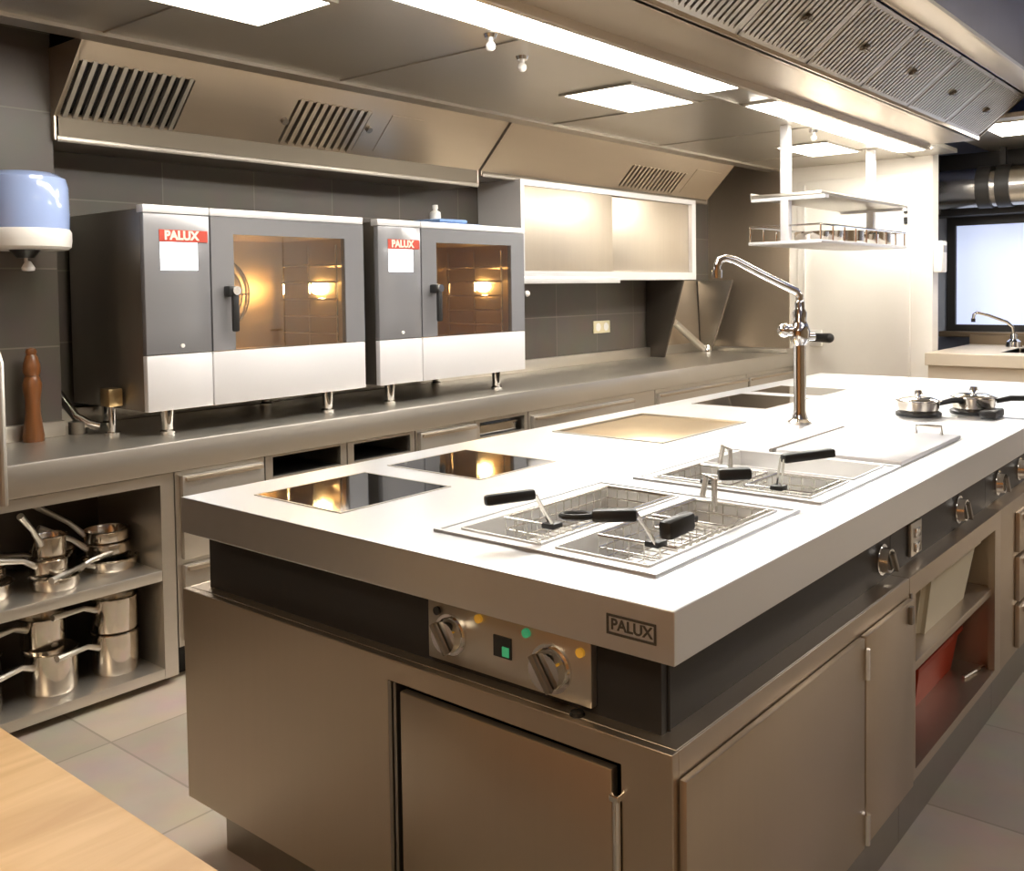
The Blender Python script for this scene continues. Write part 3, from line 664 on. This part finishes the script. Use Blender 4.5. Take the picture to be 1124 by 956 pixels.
MB().box(.039, .042, .376, .392, .764, .782).build('display_digits', 'green_led', cp)
for y, z, m in ((.452, .822, 'amber'), (.213, .812, 'amber'), (.562, .815, 'black'), (.335, .820, 'green_led')):
    MB().cyl((.045, y, z), (.038, y, z), .0085, n=16).build('indicator', m, cp)
o = MB().lathe([(0, 0), (.014, 0), (.012, .006), (0, .008)], (.04, .22, ZT), 16).build('ledge_button', 'dark', r)
# first knob and switch of the long side
knob(1.128, .062, .756, (0, -1, 0), r, .033)

r = thing('island_open_cabinet', (1.65, .7, 0), 'open steel cabinet in the island holding a bin and a red box', 'cabinet')
b = MB(); x0, x1 = 1.197, 2.135
b.slab_holes(x0, x1, ZU, ZT, BY, BY + .02, [(1.245, 2.06, .185, .648)], axis='Y')
b.box(x0, x0 + .045, BY + .02, .60, ZU, ZT - .004).box(x1 - .045, x1, BY + .02, .60, ZU, ZT - .004).box(x0, x1, .60, .62, ZU, ZT - .004).box(x0 + .045, x1 - .045, BY + .02, .60, ZU, .183).box(x0, x1, BY + .02, 1.42, ZT - .004, ZT).box(x0, x1, 1.42, 1.441, ZU, ZT)
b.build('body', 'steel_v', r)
MB().box(1.245, 2.088, BY + .012, .60, .428, .452, .003).build('shelf', 'steel_v', r)
MB().box(1.1975, 1.206, BY - .004, BY + .004, .17, .66).build('edge_strip', 'steel_dark', r)
band(x0, x1, r)
MB().box(x0, x1, .04, 1.392, 0, ZU).build('plinth', 'steel_dark', r)
MB().box(1.335, 1.425, .052, .062, .715, .805, .002).build('switch_plate', 'steel', r)
sw = MB()
for zz in (.735, .775): sw.box(1.36, 1.40, .046, .053, zz - .012, zz + .014, .003)
sw.build('switch', 'chrome', r)
knob(1.815, .062, .755, (0, -1, 0), r, .036)
r = thing('island_drawer_cabinet', (3.1, .7, 0), 'steel drawer cabinet at the far end of the island', 'cabinet')
x0, x1 = 2.137, 4.08
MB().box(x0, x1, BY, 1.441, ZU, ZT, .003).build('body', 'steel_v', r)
for i, (za, zb) in enumerate(((.18, .33), (.345, .50), (.515, .655))):
    for xa, xb in ((2.33, 2.95), (2.98, 3.60)):
        dw = MB().box(xa, xb, BY - .016, BY - .001, za, zb, .002).build('drawer', 'steel_v', r)
        MB().box(xa + .05, xb - .05, BY - .034, BY - .015, zb - .035, zb - .012, .004).build('drawer_handle', 'chrome', dw)
band(x0, x1 - .02, r)
MB().box(x0, x1 - .05, .04, 1.392, 0, ZU).build('plinth', 'steel_dark', r)
for x in (2.295, 2.61, 3.1): knob(x, .062, .758, (0, -1, 0), r, .036)

# contents of the open island cabinet
r = thing('plastic_bin', (1.75, .2, .452), 'milky white plastic bin on the upper shelf inside the island', 'bin')
def tub(x0, x1, y0, y1, z0, z1, m, parent, tp=.03, nm='tub'):
    b = bmesh.new()
    def ring(ix, z): return [b.verts.new(p) for p in ((x0 + ix, y0 + ix, z), (x1 - ix, y0 + ix, z), (x1 - ix, y1 - ix, z), (x0 + ix, y1 - ix, z))]
    R = [ring(tp, z0), ring(0, z1), ring(.006, z1), ring(tp + .006, z0 + .006)]
    b.faces.new(R[0]); b.faces.new(R[3])
    for A_, B_ in zip(R, R[1:]):
        for i in range(4): b.faces.new((A_[i], A_[(i + 1) % 4], B_[(i + 1) % 4], B_[i]))
    bmesh.ops.recalc_face_normals(b, faces=b.faces)
    bmesh.ops.bevel(b, geom=[e for e in b.edges if abs((e.verts[0].co - e.verts[1].co).z) > .05], offset=.02, segments=3, affect='EDGES')
    mm = MB(); mm.merge(b); return mm.build(nm, m, parent)
tub(1.46, 1.96, .04, .38, .452, .635, 'bin', r, .03)
MB().slab_holes(1.45, 1.97, .034, .39, .622, .640, [(1.475, 1.945, .055, .365)]).build('rim', 'bin', r)
r = thing('red_box', (1.76, .3, .183), 'red plastic box on the lower shelf inside the island', 'box')
tub(1.58, 2.035, .11, .42, .183, .315, 'redbox', r, .02)
MB().slab_holes(1.575, 2.04, .105, .425, .305, .32, [(1.60, 2.015, .13, .40)]).build('rim', 'redbox', r)
o = MB().tube([(1.93, .075, .189), (2.065, .05, .189)], .006, 8).build('spoon', 'chrome'); tag(o, 'short thin metal rod beside the red box in the island', 'rod')

# ------------------------------------------------------------------ fryer baskets
def basket(w, hook, grip0, grip1, label, gr=.011, post=False, loop=False):
    r = thing('fryer_basket', (hook[0], hook[1], ZI - .08), label, 'basket', 'wire fryer baskets')
    x0, x1, y0, y1 = w; z0, z1 = ZI - .046, ZI + .006
    m = MB(); rr = .0022
    for z in (z0, (z0 + z1) / 2, z1): m.tube([(x0, y0, z), (x1, y0, z), (x1, y1, z), (x0, y1, z)], rr if z < z1 else .0035, 6, True)
    nx, ny = max(3, int((x1 - x0) / .03)), max(3, int((y1 - y0) / .03))
    for i in range(nx + 1):
        x = x0 + (x1 - x0) * i / nx; m.tube([(x, y0, z1), (x, y0, z0), (x, y1, z0), (x, y1, z1)], rr * .8, 5)
    for j in range(1, ny):
        y = y0 + (y1 - y0) * j / ny; m.tube([(x0, y, z1), (x0, y, z0), (x1, y, z0), (x1, y, z1)], rr * .8, 5)
    m.build('wire_cage', 'basket', r)
    g0, g1 = Vector(grip0), Vector(grip1); hk = Vector(hook)
    sd = (g1 - g0).cross(Vector((0, 0, 1))).normalized() * .012
    MB().tube([hk + sd, g0 + sd * .6, g0 + (g1 - g0) * .2 + sd * .6], .0032, 8).tube([hk - sd, g0 - sd * .6, g0 + (g1 - g0) * .2 - sd * .6], .0032, 8).build('handle_wire', 'basket', r)
    gd = (g1 - g0); L = gd.length
    a = MB(); a.box(0, L, -gr * 1.25, gr * 1.25, -gr, gr, gr * .55)
    q = Vector((1, 0, 0)).rotation_difference(gd.normalized()).to_matrix().to_4x4()
    bmesh.ops.transform(a.bm, matrix=Matrix.Translation(g0) @ q, verts=a.bm.verts)
    a.build('handle_grip', 'black', r)
    MB().box(hk.x - .018, hk.x + .018, hk.y - .016, hk.y + .016, hk.z - .004, hk.z + .008, .003).build('hook', 'black', r)
    if loop:
        e = gd.normalized(); f = Vector((e.y, -e.x, 0)); cc = g1 + e * .026
        MB().tube([cc + e * .030 * math.cos(t * PI / 10) + f * .016 * math.sin(t * PI / 10) for t in range(20)], .006, 8, True).build('grip_loop', 'black', r)
    if post:
        MB().tube([(hk.x + .12, hk.y, z1), (hk.x + .12, hk.y, z1 + .07), (hk.x + .12, hk.y + .02, z1 + .078), (hk.x + .12, hk.y + .03, z1 + .03)], .007, 8).build('rest_hook', 'basket', r)
    return r
zt = ZI + .010
basket((.30, .70, .42, .60), (.289, .462, zt), (.215, .449, 1.032), (.128, .508, 1.026), 'wire basket with slim black handle in the front fryer\'s left well')
basket((.30, .48, .17, .35), (.295, .212, zt), (.186, .185, 1.032), (.140, .255, 1.030), 'wire basket with looped black handle in the front fryer\'s right well', .012, False, True)
basket((.51, .70, .17, .35), (.505, .26, zt), (.200, .083, 1.035), (.118, .088, 1.03), 'wire basket with short thick black handle at the front fryer', .0135, True)
basket((.90, 1.11, .36, .56), (.895, .42, zt), (.655, .185, 1.035), (.612, .245, 1.033), 'wire basket with short thick black handle in the rear fryer', .0135, True)
basket((.925, 1.11, .16, .33), (.923, .242, zt), (.900, .222, 1.028), (1.015, .14, 1.036), 'wire basket with long black handle in the rear fryer', .011)

# ------------------------------------------------------------------ swivel tap on the island
r = thing('island_faucet', (2.08, .68, ZI), 'tall chrome swivel tap standing on the island', 'faucet')
MB().lathe([(0, 0), (.045, 0), (.045, .008), (.030, .018), (.026, .03), (.022, .05), (.022, .30), (0, .30)], (2.08, .68, ZI), 28).build('column', 'chrome', r)
MB().lathe([(0, 0), (.024, 0), (.036, .02), (.038, .05), (.030, .075), (.024, .09), (.026, .12), (.018, .135), (.018, .155), (.014, .165), (0, .165)], (2.08, .68, ZI + .29), 28).build('valve_body', 'chrome', r)
MB().cyl((2.08, .68, 1.285), (2.045, .722, 1.285), .018, .022).ball((2.043, .724, 1.285), .026).build('valve_knob', 'chrome', r)
MB().cyl((2.085, .68, 1.26), (2.12, .64, 1.26), .014).build('side_port', 'chrome', r)
S = [(2.08, .68, 1.385), (2.08, .68, 1.41), (2.072, .69, 1.428), (1.99, .789, 1.493), (1.928, .862, 1.545), (1.908, .887, 1.554), (1.892, .905, 1.546), (1.886, .912, 1.525), (1.886, .912, 1.508)]
MB().tube(S, [.014, .014, .015, .014, .0135, .0135, .0135, .0135, .0135], 14).build('spout_arm', 'chrome', r)
MB().cyl((1.886, .912, 1.51), (1.886, .912, 1.48), .019, .017).build('spout_outlet', 'chrome', r)

# ------------------------------------------------------------------ pans by the far edge of the island
def small_pot(x, y, rad, h, ang, label):
    r = thing('small_saucepan', (x, y, ZI), label, 'pan', 'small saucepans on the island')
    MB().lathe([(0, .012), (rad * .86, .012), (rad * .95, .03), (rad, h), (rad + .006, h + .003), (rad - .004, h), (rad * .9, .034), (0, .02)], (x, y, ZI), 30).build('pot', 'pan_steel', r)
    MB().lathe([(0, 0), (rad * 1.06, 0), (rad * 1.08, .012), (rad * .9, .02), (0, .02)], (x, y, ZI), 30).build('trivet', 'black', r)
    p = [(x + math.cos(ang) * d, y + math.sin(ang) * d, ZI + h * .8 + e) for d, e in ((rad, 0), (rad + .05, .012), (rad + .15, .014))]
    MB().tube(p, [.009, .011, .010], 10).build('handle', 'black', r)
    MB().lathe([(0, .035), (.012, .035), (.016, .02), (.008, .008), (rad * .7, .006), (rad * .98, -.002), (rad * .98, -.006), (0, -.006)], (x, y, ZI + h + .008), 30).build('lid', 'chrome', r)
small_pot(2.545, .40, .078, .055, -.9, 'shiny small saucepan nearer the tap on the island\'s far side')
small_pot(2.72, .245, .080, .062, -1.2, 'shiny small saucepan behind, nearer the island\'s right edge')
o = MB().box(2.57, 2.70, .13, .19, ZI, ZI + .03, .008).build('black_trivet_block', 'black'); tag(o, 'small black block beside the saucepans on the island', 'block')

# ------------------------------------------------------------------ hanging rack
r = thing('hanging_rack', (4.8, 1.5, 1.72), 'white steel rack with two shelves hanging above the island\'s far end', 'rack')
for x in (4.16, 5.60):
    MB().box(x - .028, x + .028, 1.625, 1.675, 1.70, 2.40, .004).build('post', 'white_steel', r)
    MB().box(x - .03, x + .03, 1.40, 1.86, 1.957, 1.975).build('bracket', 'white_steel', r)
MB().box(4.13, 5.66, 1.42, 1.86, 1.975, 1.998, .004).box(4.13, 5.66, 1.86, 1.868, 1.975, 2.01).build('upper_shelf', 'steel', r)
sh = MB().box(4.13, 5.66, 1.42, 1.88, 1.695, 1.715, .004).build('lower_shelf', 'white_steel', r)
rail = MB()
rail.tube([(4.14, 1.43, 1.805), (5.65, 1.43, 1.805), (5.65, 1.87, 1.805), (4.14, 1.87, 1.805)], .007, 8, True)
for x in [4.14 + .187 * i for i in range(9)]:
    for y in (1.43, 1.87): rail.tube([(x, y, 1.715), (x, y, 1.805)], .005, 6)
rail.build('gallery_rail', 'chrome', sh)
def rack_pan(x, y, rad, h, label, dark=False):
    r = thing('rack_pan', (x, y, 1.715), label, 'pan', 'pans on the hanging rack')
    MB().lathe([(0, 0), (rad * .9, 0), (rad, .015), (rad + .004, h), (rad - .004, h), (rad - .006, .016), (0, .006)], (x, y, 1.715), 28).build('pan', 'pan_steel', r)
    MB().tube([(x - rad, y, 1.715 + h * .7), (x - rad - .04, y - .03, 1.715 + h * .8), (x - rad - .10, y - .08, 1.715 + h * .8)], .008, 8).build('handle', 'black' if dark else 'steel', r)
rack_pan(4.42, 1.60, .10, .06, 'first small steel pan on the hanging rack, nearest the camera')
rack_pan(4.68, 1.62, .11, .075, 'second small steel pan on the hanging rack')
rack_pan(4.96, 1.60, .12, .085, 'third steel pan, in the middle of the hanging rack')
rack_pan(5.24, 1.60, .12, .07, 'fourth steel pan on the hanging rack', True)
rack_pan(5.50, 1.58, .10, .10, 'last steel pan at the far end of the hanging rack', True)

# ------------------------------------------------------------------ beyond the end wall: sink, duct, soap dispenser
r = thing('sink_counter', (6.5, .5, 0), 'beige sink counter under the frosted window', 'counter')
MB().slab_holes(5.98, 7.2, -.9, 1.395, .855, .945, [(6.25, 6.85, .15, .95)]).build('counter_top', 'beige', r, bevel=.004)
MB().box(6.03, 7.2, -.9, 1.385, .12, .855).build('cabinet_body', 'beige', r)
MB().box(6.10, 7.2, -.9, 1.385, 0, .12).build('plinth', 'dark', r)
MB().box(7.18, 7.215, -.9, 1.395, .945, 1.02).build('upstand', 'sill', r)
MB().box(6.245, 6.855, .145, .955, .858, .862).box(6.243, 6.25, .15, .95, .86, .946).box(6.85, 6.857, .15, .95, .86, .946).box(6.25, 6.85, .143, .15, .86, .946).box(6.25, 6.85, .95, .957, .86, .946).build('basin', 'steel', r)
r = thing('sink_faucet', (6.98, 1.02, .945), 'slim chrome tap at the sink under the window', 'faucet')
MB().lathe([(0, 0), (.06, 0), (.055, .04), (.03, .06), (.025, .10), (0, .10)], (6.98, 1.02, .945), 20).build('base', 'chrome', r)
MB().tube([(6.98, 1.02, 1.04), (6.98, 1.03, 1.10), (6.96, 1.07, 1.14), (6.90, 1.18, 1.19), (6.86, 1.26, 1.215), (6.85, 1.28, 1.20), (6.85, 1.285, 1.165)], .012, 10).build('spout', 'chrome', r)
MB().cyl((6.85, 1.285, 1.168), (6.85, 1.285, 1.14), .016).build('spout_tip', 'black', r)
r = thing('soap_dispenser', (6.25, 1.37, 1.65), 'white soap dispenser on the end of the cream wall', 'dispenser')
MB().box(6.20, 6.32, 1.335, 1.404, 1.53, 1.765, .012).build('housing', 'white', r)
MB().box(6.225, 6.295, 1.331, 1.337, 1.68, 1.73).build('sight_window', 'steel_dark', r)
r = thing('ventilation_duct', (6.8, .5, 2.2), 'round metal ventilation duct with dark clamps above the window', 'duct')
MB().cyl((6.92, -1.0, 2.20), (6.92, 1.60, 2.20), .155, n=40).build('pipe', 'duct', r)
for y in (.0, 1.02, 1.16): MB().cyl((6.92, y, 2.20), (6.92, y + .10, 2.20), .166, n=40).build('clamp', 'ink', r)
for hy in (.03, 1.07): MB().box(6.90, 6.94, hy, hy + .04, 2.35, 2.50).build('hanger', 'ink', r)

# ------------------------------------------------------------------ wooden table at the lower left
r = thing('wooden_table', (-1.5, .6, 0), 'light wooden table top in the lower left corner', 'table')
MB().box(-2.4, -.797, -.15, 1.45, .855, .90, .006).build('table_top', 'wood', r)
MB().box(-2.3, -.90, -.05, 1.35, .78, .855).build('apron', 'wood', r)
for x in (-2.3, -.98):
    for y in (-.05, 1.27): MB().box(x, x + .08, y, y + .08, 0, .78, .004).build('leg', 'wood', r)

# ------------------------------------------------------------------ light, world, camera
def area(name, loc, rot, sx, sy, power, col):
    l = bpy.data.lights.new(name, 'AREA'); l.shape = 'RECTANGLE'; l.size = sx; l.size_y = sy; l.energy = power; l.color = col
    o = bpy.data.objects.new(name, l); COL.objects.link(o); o.location = loc; o.rotation_euler = rot; return o
area('fill_light', (-1.9, .2, 2.70), (0, 0, 0), 1.2, .6, 28, (1, .83, .60))  # added lamp out of view, lights the wood wall for warm reflections
area('fill_light', (1.0, -1.5, 2.70), (0, 0, 0), 1.6, .6, 9, (1, .92, .80))  # added fill out of view, no fixture modelled
area('fill_light', (4.6, -1.5, 2.70), (0, 0, 0), 1.6, .6, 22, (1, .94, .85))  # added fill out of view, brightens the far end and opposite door
w = bpy.data.worlds.new('world'); scene.world = w; w.use_nodes = True
w.node_tree.nodes['Background'].inputs[0].default_value = (1, .9, .78, 1); w.node_tree.nodes['Background'].inputs[1].default_value = .15

cam = bpy.data.cameras.new('camera'); co = bpy.data.objects.new('camera', cam); COL.objects.link(co)
fw = Vector((.76764598, .63966157, -.03940464)); rt = Vector((.63965977, -.76852504, -.01430512)); up = Vector((.03943389, .0142243, .99912093))
m = Matrix((rt, up, -fw)).transposed().to_4x4(); m.translation = Vector((-1.3025, -.7618, 1.45))
co.matrix_world = m
cam.sensor_width = 36; cam.sensor_fit = 'HORIZONTAL'; cam.lens = 36 * 1052.38 / 1124
cam.shift_y = -(478 - 359.1) / 1124
cam.clip_start = .02
scene.camera = co
vs = scene.view_settings
vs.view_transform = 'Standard'; vs.look = 'None'; vs.exposure = 0.88; vs.gamma = 1; vs.use_curve_mapping = False
